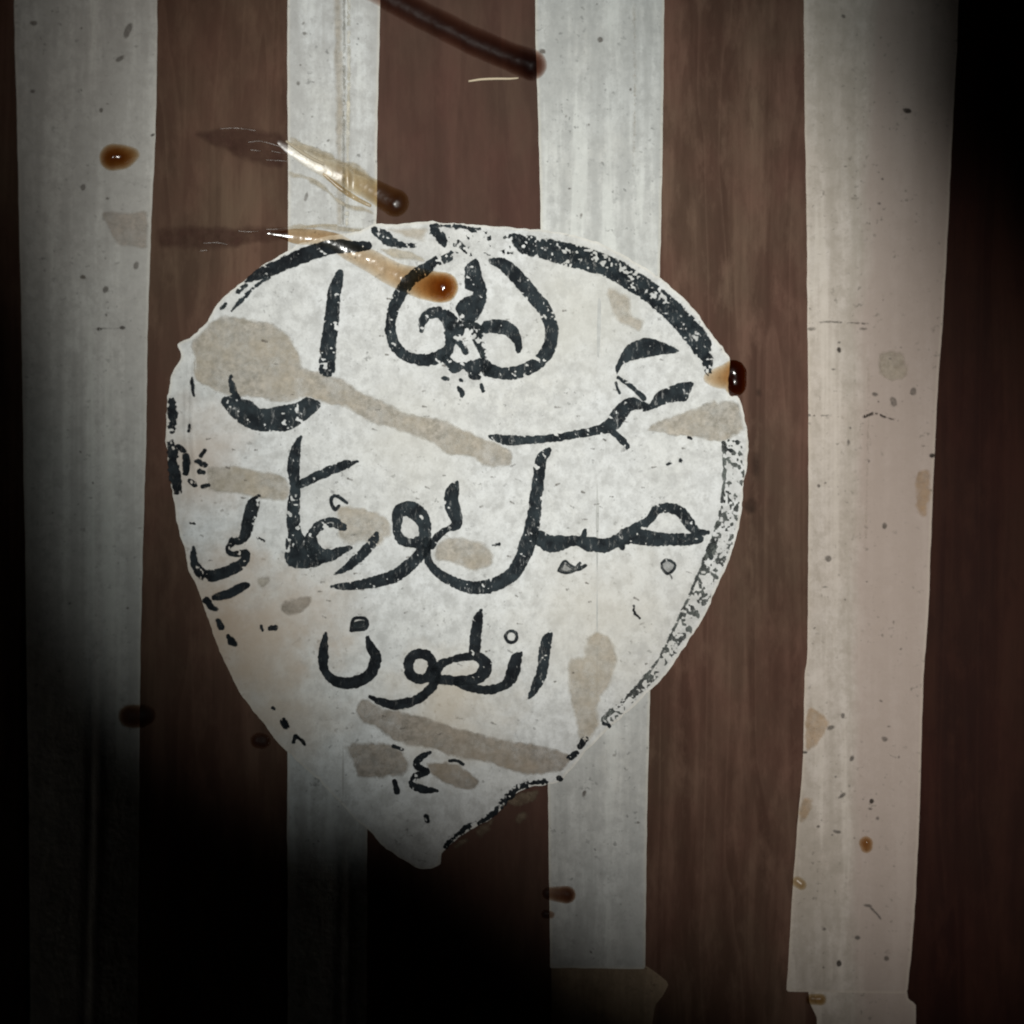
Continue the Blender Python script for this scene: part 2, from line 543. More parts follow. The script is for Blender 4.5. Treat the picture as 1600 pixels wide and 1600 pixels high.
# ------------------------------------------------------------------ the bowl: brown ribs side by side
bowl = tag(empty("instrument_bowl", (0, 0, 0)),
           "dark brown wooden bowl of long ribs, the striped background behind the paper label", "instrument body")
ys = np.linspace(0.135, -0.135, 55)
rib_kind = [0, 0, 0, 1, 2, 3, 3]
for k in range(len(JOINT) - 1):
    cols = np.linspace(0, 1, 9)
    g = 0.00012                       # hairline joint
    co = []; fc = []
    for y in ys:
        xa = JOINT[k][0] + JOINT[k][1] * y + g
        xb = JOINT[k + 1][0] + JOINT[k + 1][1] * y - g
        for t in cols:
            x = xa + (xb - xa) * t
            z = zb(xa, y) * (1 - t) + zb(xb, y) * t
            co.append((x, y, z))
    n = len(cols)
    for i in range(len(ys) - 1):
        for j in range(n - 1):
            fc.append([i * n + j, (i + 1) * n + j, (i + 1) * n + j + 1, i * n + j + 1])
    b0 = len(co)
    co += [(x, y, z - 0.0028) for (x, y, z) in co]
    for f in list(fc):
        fc.append([b0 + v for v in reversed(f)])
    for i in range(len(ys) - 1):
        a, b = i * n, (i + 1) * n
        fc.append([a, b0 + a, b0 + b, b])
        a, b = i * n + n - 1, (i + 1) * n + n - 1
        fc.append([a, b, b0 + b, b0 + a])
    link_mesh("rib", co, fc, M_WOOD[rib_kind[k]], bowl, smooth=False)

# ------------------------------------------------------------------ paper strips over the joints
T_STRIP = 0.0002
def ridge(px, py):
    """paper rides up over the joint underneath"""
    p = P(px, py, 0.0)
    h = np.zeros(len(p))
    for (a, s) in JOINT:
        d = (p[:, 0] - (a + s * p[:, 1])) / 0.0005
        h += 0.00026 * np.exp(-d * d) - 0.00013 * np.exp(-((d - 2.0) / 1.1) ** 2)
    return h
def strip_off(px, py):
    return T_STRIP + ridge(px, py) + 0.00010 * (fnoise(px, py * 0.5, 70, 11) - 0.5)

strips = []
def strip(left, right, mat, label, seed, rag=0.8, ybot=None, piece=None):
    if piece is None:
        l = catmull(left, 12); r = catmull(right, 12)
        poly = [tuple(p) for p in l] + [tuple(p) for p in r[::-1]]
    else:
        poly = piece
    xs = [p[0] for p in poly]; yy = [p[1] for p in poly]
    X, Y = make_grid(min(xs) - 9, max(xs) + 9, min(yy) - 9, max(yy) + 9, 6.0)
    F = poly_f(X, Y, poly, False)
    F = F + (fnoise(X, Y, 60, seed) - 0.5) * 2 * rag + (vnoise(X, Y, 14, seed + 3) - 0.5) * rag
    lift = 0.0 if piece is None else -0.00006
    o = sheet("paper_strip", X, Y, F, lambda a, b: strip_off(a, b) + lift, mat, None, 0.0004)
    tag(o, label, "paper strip", "pale paper strips glued over the rib joints")
    strips.append(o)
    return o

M_P1 = paper_mat("grey_strip_paper", (0.55, 0.55, 0.52), (0.36, 0.35, 0.33), (0.47, 0.43, 0.40), 0.5, 0.25, 0.6, 1, hem=(0.56, 0.54, 0.48))
M_P2 = paper_mat("white_strip_paper", (0.66, 0.68, 0.68), (0.42, 0.42, 0.41), (0.56, 0.55, 0.49), 0.6, 0.5, 0.8, 2, hem=(0.70, 0.66, 0.57))
M_P3 = paper_mat("white_strip_paper_b", (0.65, 0.67, 0.66), (0.42, 0.43, 0.42), (0.57, 0.56, 0.52), 0.5, 0.5, 0.7, 3, hem=(0.68, 0.65, 0.55))
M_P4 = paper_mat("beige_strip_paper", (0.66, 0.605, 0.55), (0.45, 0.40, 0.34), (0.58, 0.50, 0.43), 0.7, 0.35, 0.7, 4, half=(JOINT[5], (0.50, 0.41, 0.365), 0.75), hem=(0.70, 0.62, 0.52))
M_P5 = paper_mat("tan_strip_paper", (0.34, 0.26, 0.18), (0.20, 0.15, 0.10), (0.30, 0.22, 0.14), 0.6, 0.3, 0.6, 5)

s1 = strip([(18, -400), (22, 0), (27, 200), (33, 500), (38, 800), (42, 1100), (45, 1300), (50, 2000)],
           [(250, -400), (246, 0), (243, 200), (236, 350), (231, 500), (228, 700), (222, 900), (219, 1060), (217, 1300), (212, 2000)],
           M_P1, "grey paper strip at the left edge, with one amber glue drop on it", 21)
s2 = strip([(449, -400), (449, 0), (450, 300), (450, 600), (449, 1200), (449, 1350), (449, 2000)],
           [(598, -400), (594, 0), (590, 180), (588, 350), (582, 700), (576, 1200), (574, 1300), (572, 2000)],
           M_P2, "narrow white paper strip above the label crossed by a glossy glue run", 22)
s3 = strip([(834, -400), (836, 0), (840, 150), (845, 350), (852, 800), (856, 1235), (860, 1512)],
           [(1042, -400), (1038, 0), (1035, 250), (1031, 430), (1020, 900), (1015, 1100), (1011, 1300), (1008, 1514)],
           M_P3, "clean white paper strip right of centre, running behind the label's right half", 23)
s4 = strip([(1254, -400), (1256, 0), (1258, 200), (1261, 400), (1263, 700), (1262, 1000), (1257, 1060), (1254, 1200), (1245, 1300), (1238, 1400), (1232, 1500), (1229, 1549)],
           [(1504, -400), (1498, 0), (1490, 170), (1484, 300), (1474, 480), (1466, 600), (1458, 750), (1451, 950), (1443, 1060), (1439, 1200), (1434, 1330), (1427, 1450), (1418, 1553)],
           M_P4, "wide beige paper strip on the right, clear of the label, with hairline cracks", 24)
s3b = strip(None, None, M_P5, "tan ragged paper piece below the lower end of the white strip", 25,
            piece=[(861, 1500), (935, 1504), (1009, 1508), (1026, 1520), (1046, 1536), (1036, 1556), (1024, 1570), (1019, 1600), (1018, 2000), (866, 2000)])
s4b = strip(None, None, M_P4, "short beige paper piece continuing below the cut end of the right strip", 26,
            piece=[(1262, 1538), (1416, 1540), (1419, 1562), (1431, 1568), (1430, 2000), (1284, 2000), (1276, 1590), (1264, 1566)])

# ------------------------------------------------------------------ the paper label
T_LABEL = 0.00042
def label_off(px, py):
    px = np.asarray(px, float); py = np.asarray(py, float)
    h = T_LABEL + 0.00016 * (fnoise(px, py, 95, 31) - 0.5)
    # upper right rim lifts off the bowl
    dx, dy = (px - 715) / 452.0, (py - 770) / 420.0
    r = np.hypot(dx, dy)
    ang = np.arctan2(-dy, dx)
    w = np.exp(-((ang - 0.95) / 0.55) ** 2)
    h = h + 0.0018 * w * np.clip((r - 0.86) / 0.14, 0, 1.2) ** 2
    # vertical fold near the left rim
    fx = 300 - 8 * np.sin((py - 540) / 70.0)
    m = np.clip((py - 540) / 30, 0, 1) * np.clip((800 - py) / 60, 0, 1)
    h = h + m * (0.00060 * np.exp(-((px - fx) / 5.0) ** 2) - 0.00030 * np.exp(-((px - fx - 9) / 6.0) ** 2))
    # creases beside the joints below
    h = h + 0.00006 * np.exp(-((px - 541) / 9.0) ** 2)
    return h
OUT = [(585, 352), (605, 350), (640, 349), (670, 347), (705, 348), (742, 350), (790, 354), (846, 360), (900, 368), (940, 381),
       (980, 402), (1020, 427), (1050, 450), (1080, 478), (1110, 519), (1130, 545), (1140, 565), (1138, 600), (1140, 620),
       (1152, 619), (1159, 632), (1164, 650), (1168, 675), (1168, 714), (1161, 767), (1157, 810), (1144, 863), (1120, 916), (1095, 972),
       (1060, 1026), (1029, 1067), (1000, 1094), (948, 1141), (925, 1163), (898, 1196), (874, 1221), (854, 1226), (827, 1230),
       (800, 1243), (773, 1276), (748, 1290), (722, 1304), (692, 1330), (684, 1352), (658, 1357), (631, 1343), (597, 1320), (574, 1296), (550, 1274),
       (520, 1242), (480, 1204), (445, 1170), (412, 1131), (385, 1095), (364, 1061), (351, 1033), (340, 1012), (330, 982), (319, 950),
       (309, 922), (296, 896), (288, 860), (279, 820), (272, 780), (266, 750), (262, 715), (259, 680), (261, 640), (265, 605), (270, 580), (282, 556),
       (277, 537), (296, 528), (316, 511), (328, 494), (342, 474), (360, 456), (384, 437), (406, 417), (430, 403), (455, 389),
       (480, 378), (520, 369), (556, 362)]
lab_c = P(np.array([715.0]), np.array([820.0]), 0.0)[0]
label = tag(empty("paper_label", lab_c),
            "worn white shield-shaped paper label with black Arabic brush lettering, glued over the stripes", "label")
LO = Vector(lab_c)
def lp(px, py):
    return tuple(P(np.array([float(px)]), np.array([float(py)]), T_LABEL)[0] - lab_c)
M_LABEL = paper_mat("white_label_paper", (0.76, 0.78, 0.785), (0.46, 0.465, 0.455), (0.66, 0.655, 0.61), 0.55, 0.10, 0.7, 6, hem=(0.74, 0.70, 0.61),
                    spots=[(lp(345, 980), 0.017, (0.50, 0.38, 0.28), 0.85), (lp(300, 720), 0.012, (0.52, 0.44, 0.37), 0.75),
                           (lp(700, 1110), 0.012, (0.58, 0.49, 0.37), 0.6), (lp(470, 960), 0.012, (0.56, 0.48, 0.40), 0.5),
                           (lp(420, 1110), 0.014, (0.52, 0.43, 0.34), 0.65), (lp(940, 960), 0.016, (0.60, 0.57, 0.50), 0.5),
                           (lp(900, 500), 0.014, (0.62, 0.615, 0.56), 0.5), (lp(640, 690), 0.012, (0.60, 0.59, 0.54), 0.5)])
X, Y = make_grid(240, 1190, 330, 1375, 4.0)
F = poly_f(X, Y, OUT) + (fnoise(X, Y, 26, 40) - 0.5) * 5 + (vnoise(X, Y, 7, 44) - 0.5) * 2.4
sheet("paper_sheet", X, Y, F, label_off, M_LABEL, label, 0.00045)
def at_label(h):
    return lambda a, b: label_off(a, b) + h
Z_ST, Z_INK = 0.00004, 0.00008

def stain(poly, mat, seed, rag=5, parent=label, off=None, name="stain", cell=2.5):
    xs = [p[0] for p in poly]; yy = [p[1] for p in poly]
    X, Y = make_grid(min(xs) - 9, max(xs) + 9, min(yy) - 9, max(yy) + 9, cell)
    F = poly_f(X, Y, poly) + (fnoise(X, Y, 22, seed) - 0.5) * 2 * rag + (fnoise(X, Y, 7, seed + 2) - 0.5) * 1.3 * rag
    if parent is label:                       # keep it on the sheet
        F = np.minimum(F, poly_f(X, Y, OUT) - 2.5)
    return sheet(name, X, Y, F, off if off is not None else at_label(Z_ST), mat, parent)

stain([(300, 526), (330, 500), (360, 490), (395, 498), (425, 505), (450, 520), (466, 545), (475, 572), (498, 580), (530, 588), (560, 605),
       (600, 625), (640, 645), (690, 652), (720, 665), (750, 680), (775, 690), (795, 700), (803, 712), (800, 728), (780, 732), (750, 728),
       (735, 715), (700, 712), (670, 692), (620, 675), (580, 660), (540, 640), (500, 628), (470, 625), (440, 630), (400, 625), (366, 620),
       (340, 612), (310, 600), (302, 590), (300, 560)], M_STAIN, 51, 4)
stain([(324, 727), (360, 726), (400, 732), (430, 738), (448, 745), (455, 758), (452, 775), (445, 784), (420, 784), (395, 780), (370, 774),
       (340, 770), (325, 765), (322, 745)], M_STAIN, 52, 2.5)
stain([(528, 790), (560, 790), (590, 800), (610, 815), (612, 840), (590, 855), (565, 850), (545, 855), (525, 840), (524, 820)], M_STAINPALE, 53, 5)
stain([(678, 852), (692, 840), (710, 835), (736, 840), (760, 850), (772, 866), (770, 884), (750, 893), (730, 892), (704, 880), (680, 876)], M_STAIN, 54, 3)
stain([(920, 990), (940, 985), (960, 1000), (968, 1030), (960, 1060), (945, 1085), (935, 1105), (940, 1130), (925, 1155), (905, 1165),
       (900, 1130), (890, 1100), (886, 1070), (890, 1030), (910, 1025), (912, 1005)], M_STAINPALE, 55, 4)
stain([(567, 1090), (600, 1104), (631, 1111), (692, 1127), (766, 1148), (834, 1161), (888, 1175), (888, 1195), (867, 1210), (817, 1212),
       (766, 1195), (719, 1188), (665, 1171), (618, 1161), (591, 1141), (560, 1127), (557, 1104)], M_STAINLOW, 56, 4)
stain([(537, 1165), (560, 1158), (597, 1158), (628, 1171), (641, 1195), (631, 1212), (591, 1219), (560, 1217), (547, 1195)], M_STAINLOW, 57, 5)
stain([(665, 1190), (699, 1187), (726, 1197), (749, 1222), (732, 1235), (692, 1225), (668, 1205)], M_STAINLOW, 58, 4)
stain([(945, 450), (960, 448), (985, 465), (990, 490), (1010, 500), (1000, 518), (980, 512), (960, 500), (950, 475)], M_STAINPALE, 59, 4)
stain([(1118, 626), (1155, 628), (1162, 670), (1120, 690), (1080, 685), (1040, 680), (1010, 672), (1040, 650), (1080, 640)], M_STAIN, 60, 6)
stain([(438, 944), (460, 934), (488, 930), (480, 952), (462, 964), (442, 962)], M_STAINLOW, 61, 4)
stain([(602, 357), (666, 353), (668, 366), (664, 382), (640, 374), (616, 366)], M_STAINPALE, 62, 3)
stain([(404, 902), (420, 900), (422, 912), (410, 922), (402, 914)], M_STAIN, 63, 3)

# ---- writing: each letter is a part
def letter(strokes=(), polys=(), wear=0.25, mat=None, name="letter", seed=None, rag=2.0, closed=False, cell=1.6):
    global _s
    _s += 1
    if wear < 0.9:
        wear *= 0.6; rag *= 0.75
    return ink(name, strokes, polys, label, mat or M_INK, at_label(Z_INK), cell, wear, rag, _s * 3 if seed is None else seed, closed)
_s = 30
# first line
letter([[(531, 426, 10), (527, 440, 17), (522, 460, 20), (518, 500, 22), (513, 540, 24), (511, 576, 25)]], wear=0.35)
letter(polys=[[(346, 624), (352, 638), (370, 658), (392, 670), (416, 674), (450, 672), (476, 658), (496, 640), (501, 630), (490, 623), (478, 622),
               (464, 629), (440, 634), (416, 639), (400, 635), (394, 627), (378, 622), (370, 612), (366, 598), (361, 586), (357, 600), (358, 614)]], wear=0.3)
letter([[(966, 590, 4), (984, 602, 6), (1006, 622, 8)], [(962, 598, 3), (968, 614, 4)]],
       [[(964, 584), (962, 572), (970, 556), (980, 540), (992, 533), (1008, 529), (1028, 532), (1046, 540), (1062, 549), (1032, 554),
         (1010, 558), (992, 562), (976, 568), (968, 578)]], wear=0.15, rag=1.6)
letter([[(1010, 634, 8), (984, 632, 20), (966, 650, 24), (955, 664, 20), (931, 673, 14), (893, 680, 12), (861, 685, 11), (820, 688, 13), (790, 687, 15), (766, 682, 5)],
        [(955, 672, 8), (970, 686, 10), (980, 697, 9)]],
       [[(1084, 598), (1076, 616), (1072, 626), (1046, 629), (1024, 637), (1004, 643), (1018, 628), (1028, 612), (1052, 602), (1070, 597)]], wear=0.35)
# second line
letter([[(1106, 832, 7), (1088, 830, 13), (1074, 814, 17), (1061, 798, 17), (1042, 793, 15), (1026, 798, 14), (1014, 812, 13), (992, 828, 18), (976, 836, 20)],
        [(1094, 842, 11), (1074, 843, 18), (1042, 843, 19), (1012, 841, 24), (985, 836, 26), (964, 845, 20), (946, 852, 21), (921, 850, 22), (902, 845, 15), (882, 847, 20), (861, 850, 26), (842, 840, 22)], [(914, 829, 5), (912, 838, 10), (908, 846, 14)], [(967, 846, 14), (972, 856, 8)]],
       wear=0.12)
letter([[(857, 704, 9), (848, 714, 16), (844, 726, 18), (840, 760, 18), (835, 800, 20), (830, 830, 23), (824, 852, 25), (816, 872, 22), (804, 894, 21),
         (784, 908, 21), (760, 917, 20), (736, 918, 19), (710, 910, 17), (688, 897, 14), (673, 883, 12), (667, 866, 12), (667, 846, 13)]], wear=0.14)
letter([[(715, 753, 4), (707, 768, 20), (706, 788, 23), (712, 806, 20), (714, 821, 14), (700, 826, 8), (684, 838, 10), (674, 852, 12)]], wear=0.08)
letter([[(621, 820, 13), (622, 802, 18), (632, 795, 22), (644, 797, 25), (656, 806, 24), (664, 824, 19), (662, 842, 18), (646, 848, 15), (628, 845, 13), (620, 832, 12), (621, 820, 13)],
        [(666, 846, 18), (662, 858, 20), (652, 872, 18), (634, 888, 20), (616, 900, 20), (590, 908, 18), (560, 914, 14), (540, 916, 12), (519, 916, 4)]], wear=0.12)
letter([[(588, 834, 6), (584, 846, 14), (570, 862, 16), (552, 878, 14), (540, 888, 10), (522, 898, 3)]], wear=0.12)
letter([[(536, 824, 12), (520, 816, 15), (502, 820, 15), (488, 834, 15), (486, 850, 22), (497, 866, 24), (514, 868, 19), (530, 862, 14), (548, 856, 5)]], wear=0.15)
letter([[(528, 775, 4), (519, 777, 5), (518, 788, 5), (524, 796, 5), (530, 790, 3)], [(522, 774, 4), (532, 778, 5), (542, 786, 4)]], wear=0.0, name="letter_dot", rag=1.0)
letter([[(470, 682, 5), (464, 696, 12), (460, 716, 18), (459, 740, 19), (461, 764, 15), (459, 790, 20), (458, 812, 20), (460, 836, 22), (462, 850, 28)]],
       [[(449, 836), (446, 860), (447, 878), (458, 886), (480, 888), (500, 884), (508, 874), (494, 858), (480, 846), (468, 830)]], wear=0.32)
letter([[(468, 757, 12), (496, 744, 14), (520, 734, 14), (540, 726, 12), (558, 721, 4)]], wear=0.2)
letter([[(404, 776, 6), (396, 788, 19), (389, 810, 20), (384, 832, 16), (376, 845, 12), (364, 846, 12), (356, 860, 8), (368, 866, 9), (384, 864, 11), (381, 877, 15),
         (362, 890, 17), (340, 898, 18), (318, 898, 17), (306, 884, 14), (302, 866, 10), (302, 856, 5)]], wear=0.15, mat=M_INKSOLID)
letter([[(335, 934, 8), (345, 931, 13), (360, 927, 14), (378, 917, 13), (387, 914, 7)]], wear=0.0, name="letter_dot", mat=M_INKSOLID, rag=1.2)
letter([[(873, 892, 5), (882, 878, 5), (890, 884, 6), (902, 889, 6), (914, 884, 5)], [(873, 892, 5), (886, 895, 5), (898, 890, 5), (906, 880, 4)]], wear=0.1, name="letter_dot", mat=M_INKWORN, rag=1.2)
letter([[(1034, 880, 4), (1042, 875, 4), (1054, 881, 4), (1053, 890, 4), (1044, 896, 4), (1036, 890, 4), (1034, 880, 4)], [(1046, 895, 3), (1050, 904, 2)]], wear=0.05, name="letter_dot", mat=M_INKWORN, rag=1.0)
M_DOTFILL = film_mat("grey_dot_fill", (0.30, 0.31, 0.31), 0.8, 0.7, 2.0)
letter(polys=[[(1036, 880), (1043, 876), (1053, 882), (1050, 890), (1044, 895), (1037, 889)]], name="letter_dot", mat=M_DOTFILL, wear=0.0, rag=1.0)
letter(polys=[[(874, 891), (883, 879), (891, 884), (903, 887), (912, 884), (898, 891), (886, 894)]], name="letter_dot", mat=M_DOTFILL, wear=0.0, rag=1.0)
# third line
letter([[(861, 988, 4), (854, 1002, 16), (850, 1027, 17), (846, 1053, 17), (836, 1076, 13), (827, 1091, 5)]], wear=0.2)
letter([[(799 + 9 * math.cos(t * math.pi / 4), 995 + 9 * math.sin(t * math.pi / 4), 4.5) for t in range(9)]], wear=0.0, name="letter_dot", rag=1.0)
letter([[(814, 1020, 3), (806, 1030, 17), (802, 1049, 20), (797, 1062, 17), (783, 1073, 14), (761, 1078, 14), (732, 1073, 13), (715, 1066, 12)]], wear=0.03, mat=M_INKSOLID)
letter([[(752, 954, 4), (747, 968, 15), (744, 991, 17), (741, 1020, 18)],
        [(686, 1062, 14), (717, 1063, 15), (744, 1060, 17), (757, 1048, 20), (758, 1036, 18), (747, 1026, 14), (727, 1027, 12), (706, 1031, 10), (689, 1038, 12), (680, 1048, 16)]],
       wear=0.04, mat=M_INKSOLID)
letter([[(657 + 19 * math.cos(t * math.pi / 5), 1041 + 20 * math.sin(t * math.pi / 5), 15) for t in range(11)],
        [(680, 1056, 18), (678, 1068, 15), (668, 1081, 14), (647, 1095, 15), (621, 1101, 15), (600, 1098, 12), (578, 1089, 5)]], wear=0.0, mat=M_INKSOLID)
letter([[(509, 990, 4), (507, 1001, 10), (505, 1022, 15), (507, 1046, 13), (519, 1061, 15), (538, 1068, 17), (563, 1063, 18), (580, 1050, 18), (587, 1029, 18), (580, 1012, 14), (574, 997, 6)]],
       wear=0.0, mat=M_INKSOLID)
letter([[(549, 985, 5), (553, 967, 5), (571, 967, 5), (571, 981, 6), (549, 985, 5)]], [], wear=0.0, name="letter_dot", mat=M_INKSOLID, rag=0.8)
letter([[(555, 977, 10), (566, 974, 10)]], wear=0.5, name="letter_dot", mat=M_INKWORN, rag=0.8)
# number
letter([[(672, 1176, 5), (656, 1185, 10), (651, 1197, 9), (666, 1206, 10), (648, 1214, 10), (646, 1227, 12), (664, 1234, 12), (683, 1236, 5)]], wear=0.2, mat=M_INKSOLID, name="numeral")
letter([[(616, 1221, 7), (620, 1236, 9)]], wear=0.1, mat=M_INKSOLID, name="numeral")
for s in ([(615, 1166, 5), (629, 1171, 5)], [(702, 1189, 4), (714, 1189, 5), (724, 1194, 4)], [(666, 1276, 8), (668, 1283, 7)]):
    letter([s], wear=0.1, mat=M_INKSOLID, name="ink_mark", rag=1.2)

# ---- ornament: lily inside two scrolls
letter([[(659, 518, 4), (660, 505, 12), (668, 493, 16), (684, 488, 17), (700, 497, 22), (708, 510, 27), (716, 516, 20)],
        [(700, 520, 12), (703, 536, 15), (697, 550, 18), (680, 560, 20), (664, 563, 18), (634, 556, 16), (616, 538, 16), (610, 509, 16), (619, 473, 18), (640, 438, 20), (668, 419, 18)]],
       wear=0.3, name="ornament_scroll")
letter([[(668, 416, 14), (682, 408, 16), (697, 404, 14), (706, 396, 8)]], wear=0.6, name="ornament_scroll")
letter([[(767, 408, 8), (787, 414, 19), (810, 435, 22), (830, 459, 22), (852, 486, 21), (862, 516, 20), (859, 540, 20), (844, 563, 20), (817, 579, 20), (787, 584, 18), (762, 578, 20)]],
       wear=0.3, name="ornament_scroll")
letter(polys=[[(727, 417), (740, 405), (748, 410), (754, 432), (760, 455), (758, 473), (749, 491), (742, 503), (727, 503), (715, 491), (713, 477),
               (727, 464), (740, 462), (740, 456), (727, 450), (726, 435)]], wear=0.28, name="ornament_petal")
letter(polys=[[(752, 506), (762, 501), (776, 499), (794, 502), (808, 513), (814, 529), (816, 545), (808, 552), (803, 536), (792, 525), (772, 520), (758, 522), (749, 529)]],
       wear=0.1, name="ornament_petal", rag=1.5)
letter([[(704, 510, 12), (725, 506, 14), (740, 512, 16), (752, 516, 12)], [(738, 518, 12), (748, 534, 14), (756, 556, 10)]], wear=0.75, name="ornament_knot", mat=M_INKWORN)
letter([[(706, 531, 5), (716, 535, 8), (724, 543, 10), (728, 550, 8)]], wear=0.45, name="ornament_knot", rag=2)
letter([[(698, 562, 14), (709, 574, 18), (724, 572, 10), (740, 574, 22), (752, 570, 20), (766, 578, 18)], [(736, 586, 10), (748, 588, 10)]], wear=0.42, name="ornament_knot", rag=3)
for s in ([(716, 606, 5), (721, 613, 9), (722, 619, 5)], [(752, 601, 4), (755, 610, 7)], [(693, 591, 6), (700, 592, 4)], [(720, 594, 5), (724, 596, 4)]):
    letter([s], wear=0.3, name="ink_mark", rag=1.8)

# ---- border band
letter(polys=[[(382, 441), (404, 419), (428, 409), (450, 397), (476, 387), (516, 375), (560, 377), (580, 380), (578, 390), (560, 393), (516, 398), (476, 411), (450, 421), (420, 433), (400, 438)]],
       wear=0.12, name="border_band", mat=M_INKSOLID)
letter([[(420, 433, 5), (396, 450, 4), (380, 466, 6), (362, 486, 4)]], wear=0.3, name="border_band", rag=1.8)
letter([[(372, 456, 7), (384, 446, 6)], [(346, 482, 5), (352, 476, 5)]], wear=0.6, name="border_band", mat=M_INKWORN)
letter(polys=[[(580, 356), (596, 358), (606, 362), (614, 371), (630, 378), (650, 381), (650, 386), (630, 387), (606, 384), (594, 376), (584, 366)]], wear=0.35, name="border_band", rag=3)
letter([[(674, 352, 5), (710, 354, 5), (750, 358, 4)], [(680, 362, 16), (690, 372, 16), (694, 382, 8)]], wear=0.45, name="border_band", rag=3)
letter(polys=[[(700, 366), (730, 358), (780, 364), (806, 374), (812, 396), (780, 396), (740, 400), (712, 394)]], wear=1.12, name="border_band", rag=3, mat=M_INKWORN)
letter(polys=[[(796, 366), (832, 369), (880, 379), (920, 388), (960, 403), (992, 421), (1024, 443), (1056, 469), (1080, 493), (1100, 517), (1111, 534), (1110, 550),
               (1114, 566), (1108, 588), (1096, 570), (1080, 544), (1060, 520), (1040, 498), (1010, 472), (980, 452), (944, 432), (920, 424), (880, 414), (844, 403), (812, 394), (799, 376)]],
       wear=0.66, name="border_band", rag=2.2)
letter(polys=[[(1129, 691), (1156, 690), (1163, 715), (1161, 745), (1155, 790), (1151, 820), (1139, 860), (1118, 911), (1092, 964), (1058, 1015), (1024, 1060), (989, 1096), (953, 1134), (940, 1122),
               (986, 1080), (1028, 1028), (1052, 984), (1063, 959), (1078, 927), (1091, 895), (1106, 857), (1116, 827), (1125, 789), (1130, 736)]],
       wear=0.90, name="border_band", mat=M_INKGREY, rag=3)
letter([[(694, 1324, 6), (724, 1297, 8), (752, 1284, 6), (776, 1266, 8), (802, 1238, 9), (830, 1224, 7), (852, 1220, 6)]], wear=0.62, name="border_band", mat=M_INKSOLID, rag=5)
letter([[(1131, 692, 6), (1132, 736, 5), (1127, 789, 4), (1118, 827, 4), (1108, 857, 6), (1092, 895, 4), (1079, 927, 4), (1064, 959, 4), (1030, 1028, 3), (987, 1082, 4), (945, 1122, 5)]],
       wear=0.8, name="border_band", mat=M_INKGREY, rag=2)
letter([[(1136, 697, 8), (1142, 704, 6)], [(1118, 846, 9), (1108, 860, 10), (1112, 872, 5)], [(1150, 690, 5), (1156, 694, 4)]], wear=0.5, name="border_band", rag=3)
letter([[(268, 628, 10), (270, 650, 14), (268, 672, 10)], [(268, 694, 12), (270, 720, 16), (274, 748, 18), (277, 768, 10)]], wear=0.25, name="border_band", mat=M_INKSOLID, rag=4)
for s in ([(278, 698, 9), (288, 704, 8)], [(290, 712, 10), (291, 725, 12), (290, 738, 9)], [(314, 711, 7), (320, 704, 5)], [(308, 721, 7), (320, 727, 8)], [(312, 737, 8), (318, 738, 6)],
          [(296, 752, 7), (304, 757, 9)], [(316, 761, 5), (326, 758, 5)], [(296, 664, 4), (295, 674, 4)], [(322, 938, 10), (330, 948, 9), (338, 952, 6)],
          [(340, 970, 9), (345, 980, 10)], [(356, 993, 6), (362, 1003, 11), (368, 1006, 6)], [(408, 978, 5), (410, 986, 4)], [(422, 982, 7), (430, 981, 7)],
          [(442, 1126, 10), (447, 1135, 10)], [(459, 1160, 6), (462, 1150, 7), (470, 1156, 4), (476, 1163, 4)], [(426, 1106, 5), (429, 1108, 4)], [(300, 590, 3), (301, 604, 5), (303, 618, 3)],
          [(890, 1184, 8), (900, 1176, 9)], [(906, 1166, 8), (914, 1156, 10)], [(873, 1216, 9), (875, 1217, 8)], [(1076, 684, 3), (1079, 685, 4)],
          [(944, 1130, 5), (952, 1134, 6)], [(1063, 720, 5), (1065, 721, 4)], [(1043, 726, 4), (1047, 724, 4)], [(990, 946, 3), (992, 958, 3), (1000, 966, 3)], [(770, 852, 3), (780, 850, 4)],
          [(404, 840, 3), (412, 844, 4)], [(298, 818, 3), (304, 818, 3)]):
    letter([s], wear=0.15, name="ink_mark", mat=M_INKSOLID, rag=2.2, cell=1.3)
# scattered grey scuffs on the sheet
rs = random.Random(12)
for k in range(110):
    a = rs.uniform(0, 6.28); r = math.sqrt(rs.random())
    x, y = 715 + 415 * r * math.cos(a), 780 + 380 * r * math.sin(a)
    L = rs.uniform(2, 8); t = rs.uniform(-0.5, 0.5); w = rs.uniform(1.8, 3.2)
    letter([[(x, y, w), (x + L * math.cos(t), y + L * math.sin(t), w * 0.7)]], wear=0.0, name="scuff", mat=M_SPECK, rag=1.0, cell=1.3)

